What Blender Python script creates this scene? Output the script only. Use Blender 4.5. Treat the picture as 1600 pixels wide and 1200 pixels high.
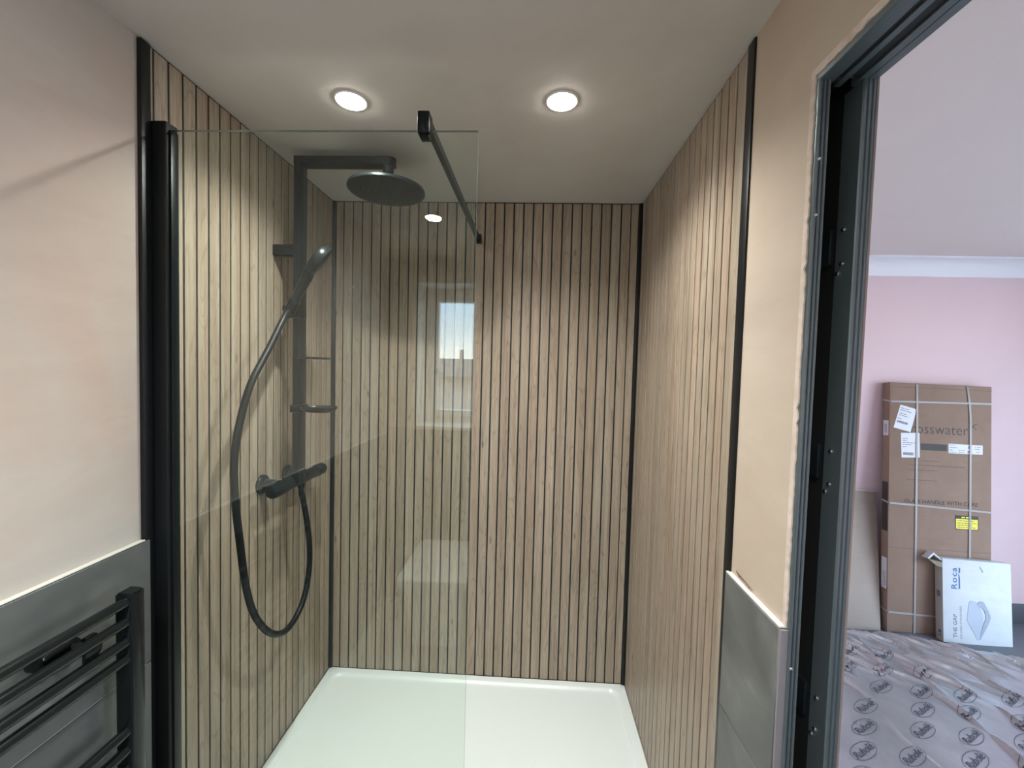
import bpy, bmesh, math, random
import numpy as np
from mathutils import Vector, Matrix, Euler

# ------------------------------------------------------------------ reset
for o in list(bpy.data.objects):
    bpy.data.objects.remove(o, do_unlink=True)
SC = bpy.context.scene
COL = SC.collection
R = math.radians
random.seed(7)

# ------------------------------------------------------------------ camera
H = 2.2          # bathroom ceiling above the shower tray rim (z = 0)
ZF = -0.09       # floor level
W = 1.4          # alcove width

cam_d = bpy.data.cameras.new('camera')
cam = bpy.data.objects.new('camera', cam_d)
COL.objects.link(cam)
SC.camera = cam
yaw, pitch, roll = -0.0449945, -0.0405646, 0.0267308
f = Vector((math.sin(yaw)*math.cos(pitch), math.cos(yaw)*math.cos(pitch), math.sin(pitch)))
r0 = Vector((math.cos(yaw), -math.sin(yaw), 0))
u0 = r0.cross(f)
rr = r0*math.cos(roll) + u0*math.sin(roll)
uu = -r0*math.sin(roll) + u0*math.cos(roll)
M = Matrix((rr, uu, -f)).transposed().to_4x4()
M.translation = Vector((0.92629, -1.92272, 1.45966))
cam.matrix_world = M
cam_d.sensor_fit = 'HORIZONTAL'
cam_d.sensor_width = 36.0
cam_d.lens = 657.0/1600.0*36.0
cam_d.clip_start = 0.02

# ------------------------------------------------------------------ world / exposure
SC.view_settings.view_transform = 'Standard'
SC.view_settings.look = 'None'
SC.view_settings.gamma = 1.0
SC.view_settings.use_curve_mapping = False
SC.view_settings.exposure = 0.72

SKY = 7.5
w = bpy.data.worlds.new('sky')
SC.world = w
w.use_nodes = True
nt = w.node_tree
nt.nodes.clear()
wo = nt.nodes.new('ShaderNodeOutputWorld')
bg = nt.nodes.new('ShaderNodeBackground')
tc = nt.nodes.new('ShaderNodeTexCoord')
sx = nt.nodes.new('ShaderNodeSeparateXYZ')
cr = nt.nodes.new('ShaderNodeValToRGB')
cr.color_ramp.elements[0].position = 0.0
cr.color_ramp.elements[0].color = (1.0, 0.985, 0.98, 1)
cr.color_ramp.elements[1].position = 0.16
cr.color_ramp.elements[1].color = (0.54, 0.76, 1.0, 1)
nt.links.new(tc.outputs['Generated'], sx.inputs[0])
nt.links.new(sx.outputs['Z'], cr.inputs['Fac'])
nt.links.new(cr.outputs['Color'], bg.inputs['Color'])
bg.inputs['Strength'].default_value = SKY
nt.links.new(bg.outputs[0], wo.inputs[0])

SPOT_W = 40.0         # watts of each downlight
SPOT_COL = (1.0, 0.99, 0.935)


def portal(name, loc, rot, sx_, sy_):
    d = bpy.data.lights.new(name, 'AREA')
    d.shape = 'RECTANGLE'
    d.size, d.size_y = sx_, sy_
    d.cycles.is_portal = True
    o = bpy.data.objects.new(name, d)
    COL.objects.link(o)
    o.location = loc
    o.rotation_euler = rot
    return o


WB = -2.607           # inner face of the bathroom's window wall
BX1 = 4.75            # bedroom window wall (inner face)
PINK = 0.862          # bedroom pink wall (inner face)
# daylight comes in through the two windows (portals only guide sampling)
portal('bathroom_window_portal', (0.52, WB-0.30, 1.52), (R(90), 0, 0), 0.66, 0.90)
portal('bedroom_window_portal', (BX1+0.22, -1.165, 1.02), (0, R(90), 0), 2.1, 2.57)


# ------------------------------------------------------------------ material helpers
def new_mat(name):
    m = bpy.data.materials.new(name)
    m.use_nodes = True
    n = m.node_tree.nodes
    b = n['Principled BSDF']
    return m, m.node_tree, b


def plain(name, col, rough=0.5, metal=0.0, spec=0.5, bump=0.0, bscale=200.0, coat=0.0):
    m, t, b = new_mat(name)
    b.inputs['Base Color'].default_value = (*col, 1)
    b.inputs['Roughness'].default_value = rough
    b.inputs['Metallic'].default_value = metal
    b.inputs['Specular IOR Level'].default_value = spec
    if coat:
        b.inputs['Coat Weight'].default_value = coat
    if bump:
        n = t.nodes.new('ShaderNodeTexNoise')
        n.inputs['Scale'].default_value = bscale
        n.inputs['Detail'].default_value = 4
        co = t.nodes.new('ShaderNodeTexCoord')
        t.links.new(co.outputs['Object'], n.inputs['Vector'])
        bp = t.nodes.new('ShaderNodeBump')
        bp.inputs['Strength'].default_value = bump
        bp.inputs['Distance'].default_value = 0.002
        t.links.new(n.outputs['Fac'], bp.inputs['Height'])
        t.links.new(bp.outputs[0], b.inputs['Normal'])
    return m


def ramp(t, src, stops):
    c = t.nodes.new('ShaderNodeValToRGB')
    e = c.color_ramp.elements
    while len(e) < len(stops):
        e.new(0.5)
    for i, (p, col) in enumerate(stops):
        e[i].position = p
        e[i].color = (*col, 1)
    t.links.new(src, c.inputs['Fac'])
    return c.outputs['Color']


def noise(t, vec, scale, detail=4, rough=0.55, dist=0.0):
    n = t.nodes.new('ShaderNodeTexNoise')
    n.inputs['Scale'].default_value = scale
    n.inputs['Detail'].default_value = detail
    n.inputs['Roughness'].default_value = rough
    n.inputs['Distortion'].default_value = dist
    t.links.new(vec, n.inputs['Vector'])
    return n.outputs['Fac']


def mapping(t, scale=(1, 1, 1), coord='Object', rot=(0, 0, 0)):
    co = t.nodes.new('ShaderNodeTexCoord')
    mp = t.nodes.new('ShaderNodeMapping')
    mp.inputs['Scale'].default_value = scale
    mp.inputs['Rotation'].default_value = rot
    t.links.new(co.outputs[coord], mp.inputs['Vector'])
    return mp.outputs[0], mp


def mixc(t, fac, a, b, mode='MIX'):
    n = t.nodes.new('ShaderNodeMix')
    n.data_type = 'RGBA'
    n.blend_type = mode
    for i, v in ((0, fac), (6, a), (7, b)):
        if isinstance(v, (int, float)):
            n.inputs[i].default_value = v
        elif isinstance(v, tuple):
            n.inputs[i].default_value = (*v, 1)
        else:
            t.links.new(v, n.inputs[i])
    return n.outputs[2]


def plaster(name, tones, scale=1.6, streak=0.35, rough=0.75):
    m, t, b = new_mat(name)
    v, _ = mapping(t)
    big = noise(t, v, scale, 5, 0.6, 0.6)
    c1 = ramp(t, big, [(0.32, tones[0]), (0.50, tones[1]), (0.68, tones[2])])
    v2, _ = mapping(t, (2.2, 2.2, 9.0))
    st = noise(t, v2, 1.3, 6, 0.65, 1.2)
    c2 = ramp(t, st, [(0.35, (0.90, 0.88, 0.86)), (0.65, (1.06, 1.06, 1.06))])
    col = mixc(t, streak, c1, mixc(t, 1.0, c1, c2, 'MULTIPLY'))
    t.links.new(col, b.inputs['Base Color'])
    b.inputs['Roughness'].default_value = rough
    b.inputs['Specular IOR Level'].default_value = 0.3
    fn = noise(t, v, 40, 5, 0.6)
    bp = t.nodes.new('ShaderNodeBump')
    bp.inputs['Strength'].default_value = 0.12
    bp.inputs['Distance'].default_value = 0.003
    t.links.new(fn, bp.inputs['Height'])
    t.links.new(bp.outputs[0], b.inputs['Normal'])
    return m


def wood_mat():
    m, t, b = new_mat('slat_oak')
    co = t.nodes.new('ShaderNodeTexCoord')
    oi = t.nodes.new('ShaderNodeObjectInfo')
    ml = t.nodes.new('ShaderNodeMath')
    ml.operation = 'MULTIPLY'
    ml.inputs[1].default_value = 57.0
    t.links.new(oi.outputs['Random'], ml.inputs[0])
    cx = t.nodes.new('ShaderNodeCombineXYZ')
    t.links.new(ml.outputs[0], cx.inputs[0])
    t.links.new(ml.outputs[0], cx.inputs[2])
    ad = t.nodes.new('ShaderNodeVectorMath')
    ad.operation = 'ADD'
    t.links.new(co.outputs['Object'], ad.inputs[0])
    t.links.new(cx.outputs[0], ad.inputs[1])

    def mp(sc):
        q = t.nodes.new('ShaderNodeMapping')
        q.inputs['Scale'].default_value = sc
        t.links.new(ad.outputs[0], q.inputs['Vector'])
        return q.outputs[0]
    grain = noise(t, mp((130, 130, 2.4)), 1.0, 7, 0.7, 0.4)
    band = noise(t, mp((26, 26, 0.9)), 1.0, 4, 0.55, 0.9)
    fig = noise(t, mp((38, 38, 5.0)), 1.0, 3, 0.6, 2.6)
    c1 = ramp(t, band, [(0.30, (0.300, 0.240, 0.182)), (0.52, (0.365, 0.303, 0.238)), (0.72, (0.415, 0.358, 0.29))])
    c2 = ramp(t, grain, [(0.35, (0.72, 0.69, 0.66)), (0.55, (1.0, 1.0, 1.0)), (0.75, (1.10, 1.09, 1.07))])
    col = mixc(t, 0.75, c1, mixc(t, 1.0, c1, c2, 'MULTIPLY'))
    c3 = ramp(t, fig, [(0.40, (1, 1, 1)), (0.50, (0.82, 0.79, 0.76)), (0.60, (1, 1, 1))])
    col = mixc(t, 0.35, col, mixc(t, 1.0, col, c3, 'MULTIPLY'))
    # cathedral figure: thin contour lines of a long stretched noise
    cn = noise(t, mp((14, 14, 1.5)), 1.0, 2, 0.5, 0.5)
    m1 = t.nodes.new('ShaderNodeMath'); m1.operation = 'MULTIPLY'; m1.inputs[1].default_value = 95.0
    t.links.new(cn, m1.inputs[0])
    m2 = t.nodes.new('ShaderNodeMath'); m2.operation = 'SINE'
    t.links.new(m1.outputs[0], m2.inputs[0])
    c4 = ramp(t, m2.outputs[0], [(0.0, (1.02, 1.02, 1.02)), (0.75, (1.0, 1.0, 1.0)), (0.97, (0.72, 0.68, 0.64))])
    col = mixc(t, 0.55, col, mixc(t, 1.0, col, c4, 'MULTIPLY'))
    # knots
    vo = t.nodes.new('ShaderNodeTexVoronoi')
    vo.inputs['Scale'].default_value = 1.0
    t.links.new(mp((11, 11, 3.3)), vo.inputs['Vector'])
    kn = ramp(t, vo.outputs['Distance'], [(0.035, (0.45, 0.38, 0.33)), (0.075, (1, 1, 1))])
    col = mixc(t, 0.7, col, mixc(t, 1.0, col, kn, 'MULTIPLY'))
    # plank-to-plank tint
    tint = ramp(t, oi.outputs['Random'], [(0.0, (0.90, 0.90, 0.90)), (0.25, (1.06, 1.05, 1.03)), (0.5, (0.98, 0.95, 0.93)),
                                          (0.75, (1.02, 1.03, 1.03)), (1.0, (1.06, 1.00, 0.97))])
    col = mixc(t, 1.0, col, tint, 'MULTIPLY')
    t.links.new(col, b.inputs['Base Color'])
    b.inputs['Roughness'].default_value = 0.42
    b.inputs['Specular IOR Level'].default_value = 0.4
    bp = t.nodes.new('ShaderNodeBump')
    bp.inputs['Strength'].default_value = 0.10
    bp.inputs['Distance'].default_value = 0.001
    t.links.new(grain, bp.inputs['Height'])
    t.links.new(bp.outputs[0], b.inputs['Normal'])
    return m


def tile_mat():
    m, t, b = new_mat('grey_tile')
    v, _ = mapping(t)
    oi = t.nodes.new('ShaderNodeObjectInfo')
    n = t.nodes.new('ShaderNodeTexNoise')
    n.noise_dimensions = '4D'
    n.inputs['Scale'].default_value = 4.0
    n.inputs['Detail'].default_value = 6
    n.inputs['Distortion'].default_value = 1.2
    t.links.new(v, n.inputs['Vector'])
    ml = t.nodes.new('ShaderNodeMath'); ml.operation = 'MULTIPLY'; ml.inputs[1].default_value = 40
    t.links.new(oi.outputs['Random'], ml.inputs[0])
    t.links.new(ml.outputs[0], n.inputs['W'])
    c = ramp(t, n.outputs['Fac'], [(0.3, (0.078, 0.083, 0.080)), (0.48, (0.115, 0.121, 0.116)), (0.62, (0.152, 0.158, 0.151)), (0.72, (0.225, 0.232, 0.222))])
    t.links.new(c, b.inputs['Base Color'])
    b.inputs['Roughness'].default_value = 0.45
    return m


def glass_mat(name, tint=(0.97, 0.985, 0.975), gain=1.0):
    m = bpy.data.materials.new(name)
    m.use_nodes = True
    t = m.node_tree
    t.nodes.clear()
    out = t.nodes.new('ShaderNodeOutputMaterial')
    tr = t.nodes.new('ShaderNodeBsdfTransparent')
    tr.inputs['Color'].default_value = (*tint, 1)
    gl = t.nodes.new('ShaderNodeBsdfGlossy')
    gl.inputs['Roughness'].default_value = 0.0
    gl.inputs['Color'].default_value = (0.95, 1.0, 0.98, 1)
    fr = t.nodes.new('ShaderNodeFresnel')
    fr.inputs['IOR'].default_value = 1.5
    # use the outward-facing normal on both faces of the slab
    ge = t.nodes.new('ShaderNodeNewGeometry')
    mx_ = t.nodes.new('ShaderNodeMixShader')
    bf = t.nodes.new('ShaderNodeMath'); bf.operation = 'MULTIPLY_ADD'
    bf.inputs[1].default_value = 1.0/1.5 - 1.5
    bf.inputs[2].default_value = 1.5
    t.links.new(ge.outputs['Backfacing'], bf.inputs[0])
    # Fresnel node inverts the IOR on back faces; feed it 1/1.5 there so that both faces act as air-to-glass
    t.links.new(bf.outputs[0], fr.inputs['IOR'])
    mu = t.nodes.new('ShaderNodeMath'); mu.operation = 'MULTIPLY'; mu.use_clamp = True
    mu.inputs[1].default_value = gain
    t.links.new(fr.outputs[0], mu.inputs[0])
    t.links.new(mu.outputs[0], mx_.inputs['Fac'])
    t.links.new(tr.outputs[0], mx_.inputs[1])
    t.links.new(gl.outputs[0], mx_.inputs[2])
    t.links.new(mx_.outputs[0], out.inputs['Surface'])
    return m


def emis(name, col, s):
    m = bpy.data.materials.new(name)
    m.use_nodes = True
    t = m.node_tree
    t.nodes.clear()
    o = t.nodes.new('ShaderNodeOutputMaterial')
    e = t.nodes.new('ShaderNodeEmission')
    e.inputs['Color'].default_value = (*col, 1)
    e.inputs['Strength'].default_value = s
    t.links.new(e.outputs[0], o.inputs[0])
    return m


def card_mat(name, a, b_, scale=6.0, rough=0.8):
    m, t, b = new_mat(name)
    v, _ = mapping(t)
    n1 = noise(t, v, scale, 5, 0.6, 0.5)
    c = ramp(t, n1, [(0.35, a), (0.65, b_)])
    v2, _ = mapping(t, (3, 3, 160))
    n2 = noise(t, v2, 1.0, 2, 0.5)
    c = mixc(t, 0.3, c, mixc(t, 1.0, c, ramp(t, n2, [(0.4, (0.93, 0.93, 0.93)), (0.6, (1.03, 1.03, 1.03))]), 'MULTIPLY'))
    t.links.new(c, b.inputs['Base Color'])
    b.inputs['Roughness'].default_value = rough
    b.inputs['Specular IOR Level'].default_value = 0.2
    return m


MT = {}
MT['plaster'] = plaster('pink_plaster', [(0.47, 0.365, 0.315), (0.465, 0.41, 0.37), (0.455, 0.43, 0.40)])
MT['plaster_right'] = plaster('tan_plaster', [(0.475, 0.375, 0.295), (0.505, 0.42, 0.335), (0.515, 0.44, 0.365)], 1.2)
MT['ceiling'] = plaster('ceiling_plaster', [(0.56, 0.515, 0.475), (0.595, 0.562, 0.525), (0.605, 0.58, 0.55)], 1.3, 0.25)
MT['rough_edge'] = plaster('ragged_plaster', [(0.55, 0.45, 0.38), (0.66, 0.56, 0.49), (0.5, 0.42, 0.36)], 14.0, 0.6, 0.9)
MT['wood'] = wood_mat()
MT['groove'] = plain('groove_black', (0.012, 0.013, 0.013), 0.6)
MT['black'] = plain('matt_black_metal', (0.008, 0.009, 0.010), 0.38, 0.0, 0.3, 0.05, 400)
MT['black_satin'] = plain('satin_black', (0.007, 0.010, 0.011), 0.34, 0.0, 0.22)
MT['hose'] = plain('hose_black', (0.006, 0.008, 0.009), 0.42, 0.0, 0.20)
MT['rad'] = plain('radiator_black', (0.007, 0.009, 0.009), 0.18, 0.0, 0.4)
MT['tray'] = plain('tray_white', (0.70, 0.755, 0.745), 0.28, 0.0, 0.5, 0.03, 300)
MT['tile'] = tile_mat()
MT['tile_edge'] = plain('tile_raw_edge', (0.66, 0.64, 0.59), 0.7)
MT['tile_end'] = plain('tile_end', (0.20, 0.185, 0.20), 0.7)
MT['grout'] = plain('grout', (0.42, 0.42, 0.40), 0.9)
MT['glass'] = glass_mat('shower_glass', (0.952, 0.986, 0.966))
MT['glass_edge'] = plain('glass_polished_edge', (0.10, 0.14, 0.13), 0.12, 0.0, 0.7)
MT['pane'] = glass_mat('window_glass', (0.98, 0.99, 0.99))
MT['pane_bath'] = glass_mat('double_glazing', (0.88, 0.89, 0.89))
MT['white_metal'] = plain('white_bezel', (0.80, 0.80, 0.79), 0.4)
MT['lens'] = emis('lamp_lens', (1.0, 0.97, 0.90), 45.0)
MT['galv'] = plain('galvanised_steel', (0.15, 0.185, 0.195), 0.33, 0.55, 0.5, 0.15, 60)
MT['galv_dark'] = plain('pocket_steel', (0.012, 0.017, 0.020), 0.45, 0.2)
MT['pocket'] = plain('pocket_dark_board', (0.018, 0.017, 0.016), 0.9, 0.0, 0.2)
MT['screw'] = plain('zinc_screw', (0.75, 0.75, 0.72), 0.25, 1.0)
MT['raw_board'] = plain('raw_board_edge', (0.24, 0.19, 0.17), 0.9)
MT['pink'] = plaster('pink_paint', [(0.70, 0.52, 0.545), (0.715, 0.54, 0.565), (0.73, 0.56, 0.585)], 0.8, 0.1)
MT['lilac'] = plaster('white_ceiling_paint', [(0.70, 0.61, 0.575), (0.715, 0.62, 0.585), (0.725, 0.63, 0.60)], 0.8, 0.1)
MT['cove'] = plain('cove_white', (0.78, 0.75, 0.78), 0.6)
MT['skirting'] = plain('skirting_grey', (0.065, 0.07, 0.085), 0.6)
MT['bedfloor'] = plain('grey_subfloor', (0.15, 0.155, 0.175), 0.7, 0, 0.4, 0.3, 30)
MT['bathfloor'] = plain('bathroom_screed', (0.34, 0.33, 0.31), 0.8, 0, 0.3, 0.3, 30)
MT['upvc'] = plain('white_upvc', (0.82, 0.82, 0.82), 0.3)
MT['reveal'] = plain('reveal_white', (0.80, 0.79, 0.77), 0.6)
MT['ceramic'] = plain('white_ceramic', (0.86, 0.86, 0.84), 0.12, 0, 0.6)
MT['card'] = card_mat('brown_cardboard', (0.255, 0.170, 0.127), (0.295, 0.200, 0.152))
MT['card_board'] = card_mat('buff_board', (0.33, 0.265, 0.225), (0.38, 0.31, 0.265), 2.5)
MT['card_white'] = card_mat('white_cardboard', (0.60, 0.62, 0.645), (0.66, 0.675, 0.695), 9)
MT['card_grey'] = card_mat('grey_side_card', (0.40, 0.36, 0.33), (0.46, 0.42, 0.38))
MT['card_flap'] = card_mat('raw_flap', (0.50, 0.42, 0.30), (0.56, 0.47, 0.34))
MT['strap'] = plain('white_strap', (0.60, 0.57, 0.56), 0.35)
MT['label'] = plain('white_label', (0.64, 0.63, 0.66), 0.5)
MT['yellow'] = plain('yellow_label', (0.80, 0.68, 0.03), 0.5)
MT['ink'] = plain('dark_ink', (0.045, 0.038, 0.036), 0.7)
MT['ink_soft'] = plain('faded_ink', (0.16, 0.11, 0.085), 0.8)
MT['ink_grey'] = plain('grey_ink', (0.22, 0.22, 0.27), 0.7)
MT['ink_blue'] = plain('blue_ink', (0.03, 0.14, 0.36), 0.6)
MT['ink_slate'] = plain('slate_ink', (0.12, 0.14, 0.20), 0.6)
MT['seat_print'] = plain('grey_print', (0.34, 0.38, 0.46), 0.6)
MT['seat_print_light'] = plain('light_grey_print', (0.43, 0.47, 0.55), 0.6)
MT['brick'] = plain('far_brick', (0.60, 0.47, 0.41), 0.9)
MT['ground'] = plain('outdoor_ground', (0.46, 0.44, 0.41), 0.9)
MT['roof_tile'] = plain('far_roof', (0.20, 0.15, 0.13), 0.8)


def underlay_mat():
    m, t, b = new_mat('silver_underlay')
    v, _ = mapping(t)
    n1 = noise(t, v, 3.0, 4, 0.6, 0.6)
    c = ramp(t, n1, [(0.35, (0.43, 0.435, 0.46)), (0.65, (0.54, 0.54, 0.575))])
    v2, _ = mapping(t, (95, 7, 1), rot=(0, 0, R(-4)))
    n2 = noise(t, v2, 1.0, 3, 0.6, 0.6)
    t.links.new(c, b.inputs['Base Color'])
    b.inputs['Roughness'].default_value = 0.30
    b.inputs['Metallic'].default_value = 0.6
    bp = t.nodes.new('ShaderNodeBump')
    bp.inputs['Strength'].default_value = 0.25
    bp.inputs['Distance'].default_value = 0.003
    t.links.new(n2, bp.inputs['Height'])
    t.links.new(bp.outputs[0], b.inputs['Normal'])
    return m


MT['underlay'] = underlay_mat()
MT['logo'] = plain('underlay_print', (0.085, 0.085, 0.115), 0.5)


# ------------------------------------------------------------------ geometry helpers
def tag(o, label=None, cat=None, group=None, kind=None):
    if label: o['label'] = label
    if cat: o['category'] = cat
    if group: o['group'] = group
    if kind: o['kind'] = kind
    return o


def thing(name, loc=(0, 0, 0), rot=None, label=None, cat=None, group=None, kind=None):
    o = bpy.data.objects.new(name, None)
    o.empty_display_size = 0.05
    COL.objects.link(o)
    if rot is None:
        o.location = loc
    else:
        o.matrix_world = Matrix.Translation(loc) @ rot.to_4x4()
    return tag(o, label, cat, group, kind)


def put(name, bm, mats, parent=None, local=False, smooth=False, origin=None):
    """link a bmesh (world coordinates unless local) as one mesh object"""
    if not isinstance(mats, (list, tuple)):
        mats = [mats]
    me = bpy.data.meshes.new(name)
    bm.normal_update()
    bm.to_mesh(me)
    bm.free()
    for m_ in mats:
        me.materials.append(m_)
    o = bpy.data.objects.new(name, me)
    COL.objects.link(o)
    off = Vector((0, 0, 0))
    if parent is not None:
        o.parent = parent
        if not local:
            q = parent
            while q is not None:
                off += q.location
                q = q.parent
            me.transform(Matrix.Translation(-off))
    if origin is not None and parent is None:
        me.transform(Matrix.Translation(-Vector(origin)))
        o.location = origin
    if smooth:
        for p in me.polygons:
            p.use_smooth = True
    me.set_sharp_from_angle(angle=R(38))
    return o


def BM():
    return bmesh.new()


def box(bm, a, b, bev=0.0, mi=0, seg=2):
    a, b = Vector(a), Vector(b)
    lo = Vector((min(a.x, b.x), min(a.y, b.y), min(a.z, b.z)))
    hi = Vector((max(a.x, b.x), max(a.y, b.y), max(a.z, b.z)))
    res = bmesh.ops.create_cube(bm, size=1.0)
    vs = res['verts']
    for v in vs:
        v.co = Vector(((lo.x+hi.x)/2 + v.co.x*(hi.x-lo.x), (lo.y+hi.y)/2 + v.co.y*(hi.y-lo.y), (lo.z+hi.z)/2 + v.co.z*(hi.z-lo.z)))
    fs = {f_ for v in vs for f_ in v.link_faces}
    for f_ in fs:
        f_.material_index = mi
    if bev > 0:
        es = list({e for v in vs for e in v.link_edges})
        r_ = bmesh.ops.bevel(bm, geom=es, offset=bev, segments=seg, profile=0.5, affect='EDGES', clamp_overlap=True)
        for f_ in r_['faces']:
            f_.material_index = mi
    return bm


def frame_from(d):
    d = d.normalized()
    a = Vector((0, 0, 1)) if abs(d.z) < 0.9 else Vector((1, 0, 0))
    x = d.cross(a).normalized()
    y = d.cross(x).normalized()
    return x, y


def lathe(bm, base, axis, prof, n=28, mi=0):
    """profile of (radius, distance along axis)"""
    base, axis = Vector(base), Vector(axis).normalized()
    x, y = frame_from(axis)
    rings = []
    for r_, h_ in prof:
        c = base + axis*h_
        if r_ < 1e-6:
            rings.append([bm.verts.new(c)])
        else:
            rings.append([bm.verts.new(c + (x*math.cos(2*math.pi*k/n) + y*math.sin(2*math.pi*k/n))*r_) for k in range(n)])
    for A, B in zip(rings, rings[1:]):
        for k in range(n):
            k2 = (k+1) % n
            if len(A) == 1 and len(B) == 1:
                continue
            if len(A) == 1:
                vs = [A[0], B[k], B[k2]]
            elif len(B) == 1:
                vs = [A[k], B[0], A[k2]]
            else:
                vs = [A[k], B[k], B[k2], A[k2]]
            f_ = bm.faces.new(vs)
            f_.material_index = mi
            f_.smooth = True
    for ring in (rings[0], rings[-1]):
        if len(ring) > 2:
            f_ = bm.faces.new(ring)
            f_.material_index = mi
    bmesh.ops.recalc_face_normals(bm, faces=bm.faces[:])
    return bm


def tube(bm, pts, rad, n=12, mi=0):
    pts = [Vector(p) for p in pts]
    rads = rad if isinstance(rad, (list, tuple)) else [rad]*len(pts)
    rings = []
    px = None
    for i, p in enumerate(pts):
        d = (pts[min(i+1, len(pts)-1)] - pts[max(i-1, 0)]).normalized()
        if px is None:
            x, y = frame_from(d)
        else:
            x = (px - d*px.dot(d)).normalized()
            y = d.cross(x)
        px = x
        rings.append([bm.verts.new(p + (x*math.cos(2*math.pi*k/n) + y*math.sin(2*math.pi*k/n))*rads[i]) for k in range(n)])
    for A, B in zip(rings, rings[1:]):
        for k in range(n):
            f_ = bm.faces.new([A[k], A[(k+1) % n], B[(k+1) % n], B[k]])
            f_.smooth = True
            f_.material_index = mi
    bm.faces.new(rings[0][::-1]).material_index = mi
    bm.faces.new(rings[-1]).material_index = mi
    bmesh.ops.recalc_face_normals(bm, faces=bm.faces[:])
    return bm


def prism(bm, poly, fn, a, b, mi=0, smooth=False):
    """extrude a 2D polygon; fn(u, v, t) -> Vector, t from a to b"""
    A = [bm.verts.new(fn(u, v, a)) for u, v in poly]
    B = [bm.verts.new(fn(u, v, b)) for u, v in poly]
    n = len(poly)
    fs = [bm.faces.new(A), bm.faces.new(B[::-1])]
    for k in range(n):
        q = bm.faces.new([A[k], B[k], B[(k+1) % n], A[(k+1) % n]])
        q.smooth = smooth
        fs.append(q)
    for q in fs:
        q.material_index = mi
    bmesh.ops.recalc_face_normals(bm, faces=bm.faces[:])
    return bm


def catmull(pts, k=8):
    pts = [Vector(p) for p in pts]
    P = [pts[0]*2 - pts[1]] + pts + [pts[-1]*2 - pts[-2]]
    out = []
    for i in range(1, len(P)-2):
        for j in range(k):
            t = j/k
            a, b, c, d = P[i-1], P[i], P[i+1], P[i+2]
            out.append(0.5*((2*b) + (c-a)*t + (2*a-5*b+4*c-d)*t*t + (3*b-a-3*c+d)*t**3))
    out.append(pts[-1])
    return out


def stadium(w_, h_, n=10):
    """rounded-end bar outline, width w_ (x), height h_ (y), centred"""
    r_ = h_/2
    c = w_/2 - r_
    p = []
    for k in range(n+1):
        a = -math.pi/2 + math.pi*k/n
        p.append((c + r_*math.cos(a), r_*math.sin(a)))
    for k in range(n+1):
        a = math.pi/2 + math.pi*k/n
        p.append((-c + r_*math.cos(a), r_*math.sin(a)))
    return p


def rrect(x0, y0, x1, y1, r_, n=6):
    p = []
    for cx_, cy_, a0 in ((x1-r_, y0+r_, -90), (x1-r_, y1-r_, 0), (x0+r_, y1-r_, 90), (x0+r_, y0+r_, 180)):
        for k in range(n+1):
            a = R(a0 + 90*k/n)
            p.append((cx_ + r_*math.cos(a), cy_ + r_*math.sin(a)))
    return p


def text_bm(body, size=1.0, shear=0.0, space=1.0, offset=0.0):
    """flat letters as a bmesh in the XY plane, left baseline at the origin"""
    cu = bpy.data.curves.new('lettering', 'FONT')
    cu.body = body
    cu.size = size
    cu.shear = shear
    cu.space_character = space
    cu.offset = offset
    cu.resolution_u = 3
    o = bpy.data.objects.new('lettering', cu)
    COL.objects.link(o)
    dg = bpy.context.evaluated_depsgraph_get()
    me = bpy.data.meshes.new_from_object(o.evaluated_get(dg))
    bm = BM()
    bm.from_mesh(me)
    bpy.data.objects.remove(o, do_unlink=True)
    bpy.data.curves.remove(cu)
    bpy.data.meshes.remove(me)
    return bm


def fit_text(body, width=None, height=None, **kw):
    bm = text_bm(body, 1.0, **kw)
    xs = [v.co.x for v in bm.verts]
    ys = [v.co.y for v in bm.verts]
    sx_ = width/(max(xs)-min(xs))
    sy_ = sx_ if height is None else height/(max(ys)-min(ys))
    x0, y0 = min(xs), min(ys)
    for v in bm.verts:
        v.co.x = (v.co.x - x0)*sx_
        v.co.y = (v.co.y - y0)*sy_
    return bm


def xf(bm, mat):
    bmesh.ops.transform(bm, matrix=mat, verts=bm.verts[:])
    return bm


def struct(name, bm, mats, parent=None, smooth=False):
    o = put(name, bm, mats, parent, smooth=smooth)
    if parent is None:
        o['kind'] = 'structure'
    return o


# ================================================================== SETTING
DY = -1.165          # near-side door jamb
DY2 = -1.93          # far jamb (towards the window wall)
DZ = 1.962           # door head
XO = 1.5             # bedroom face of the partition

# floors
bm = BM(); box(bm, (-0.12, WB-0.25, ZF-0.1), (1.45, 0.12, ZF)); struct('floor', bm, MT['bathfloor'])
bm = BM(); box(bm, (1.45, -3.0, ZF-0.1), (BX1+0.25, PINK+0.12, ZF)); struct('floor_bedroom', bm, MT['bedfloor'])
# ceilings
bm = BM(); box(bm, (-0.12, WB-0.3, H), (1.5, 0.12, H+0.12)); ceil = struct('ceiling', bm, MT['ceiling'])
bm = BM(); box(bm, (1.5, -3.0, H), (BX1+0.25, PINK+0.12, H+0.12)); struct('ceiling_bedroom', bm, MT['lilac'])

# left wall, shower back wall (plaster face 6 mm behind the slat faces)
bm = BM(); box(bm, (-0.12, WB, ZF), (-0.006, 0.12, H)); wall_left = struct('wall_left', bm, MT['plaster'])
bm = BM(); box(bm, (-0.006, 0.006, ZF), (W+0.02, 0.12, H)); wall_back = struct('wall_back', bm, MT['groove'])

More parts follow.
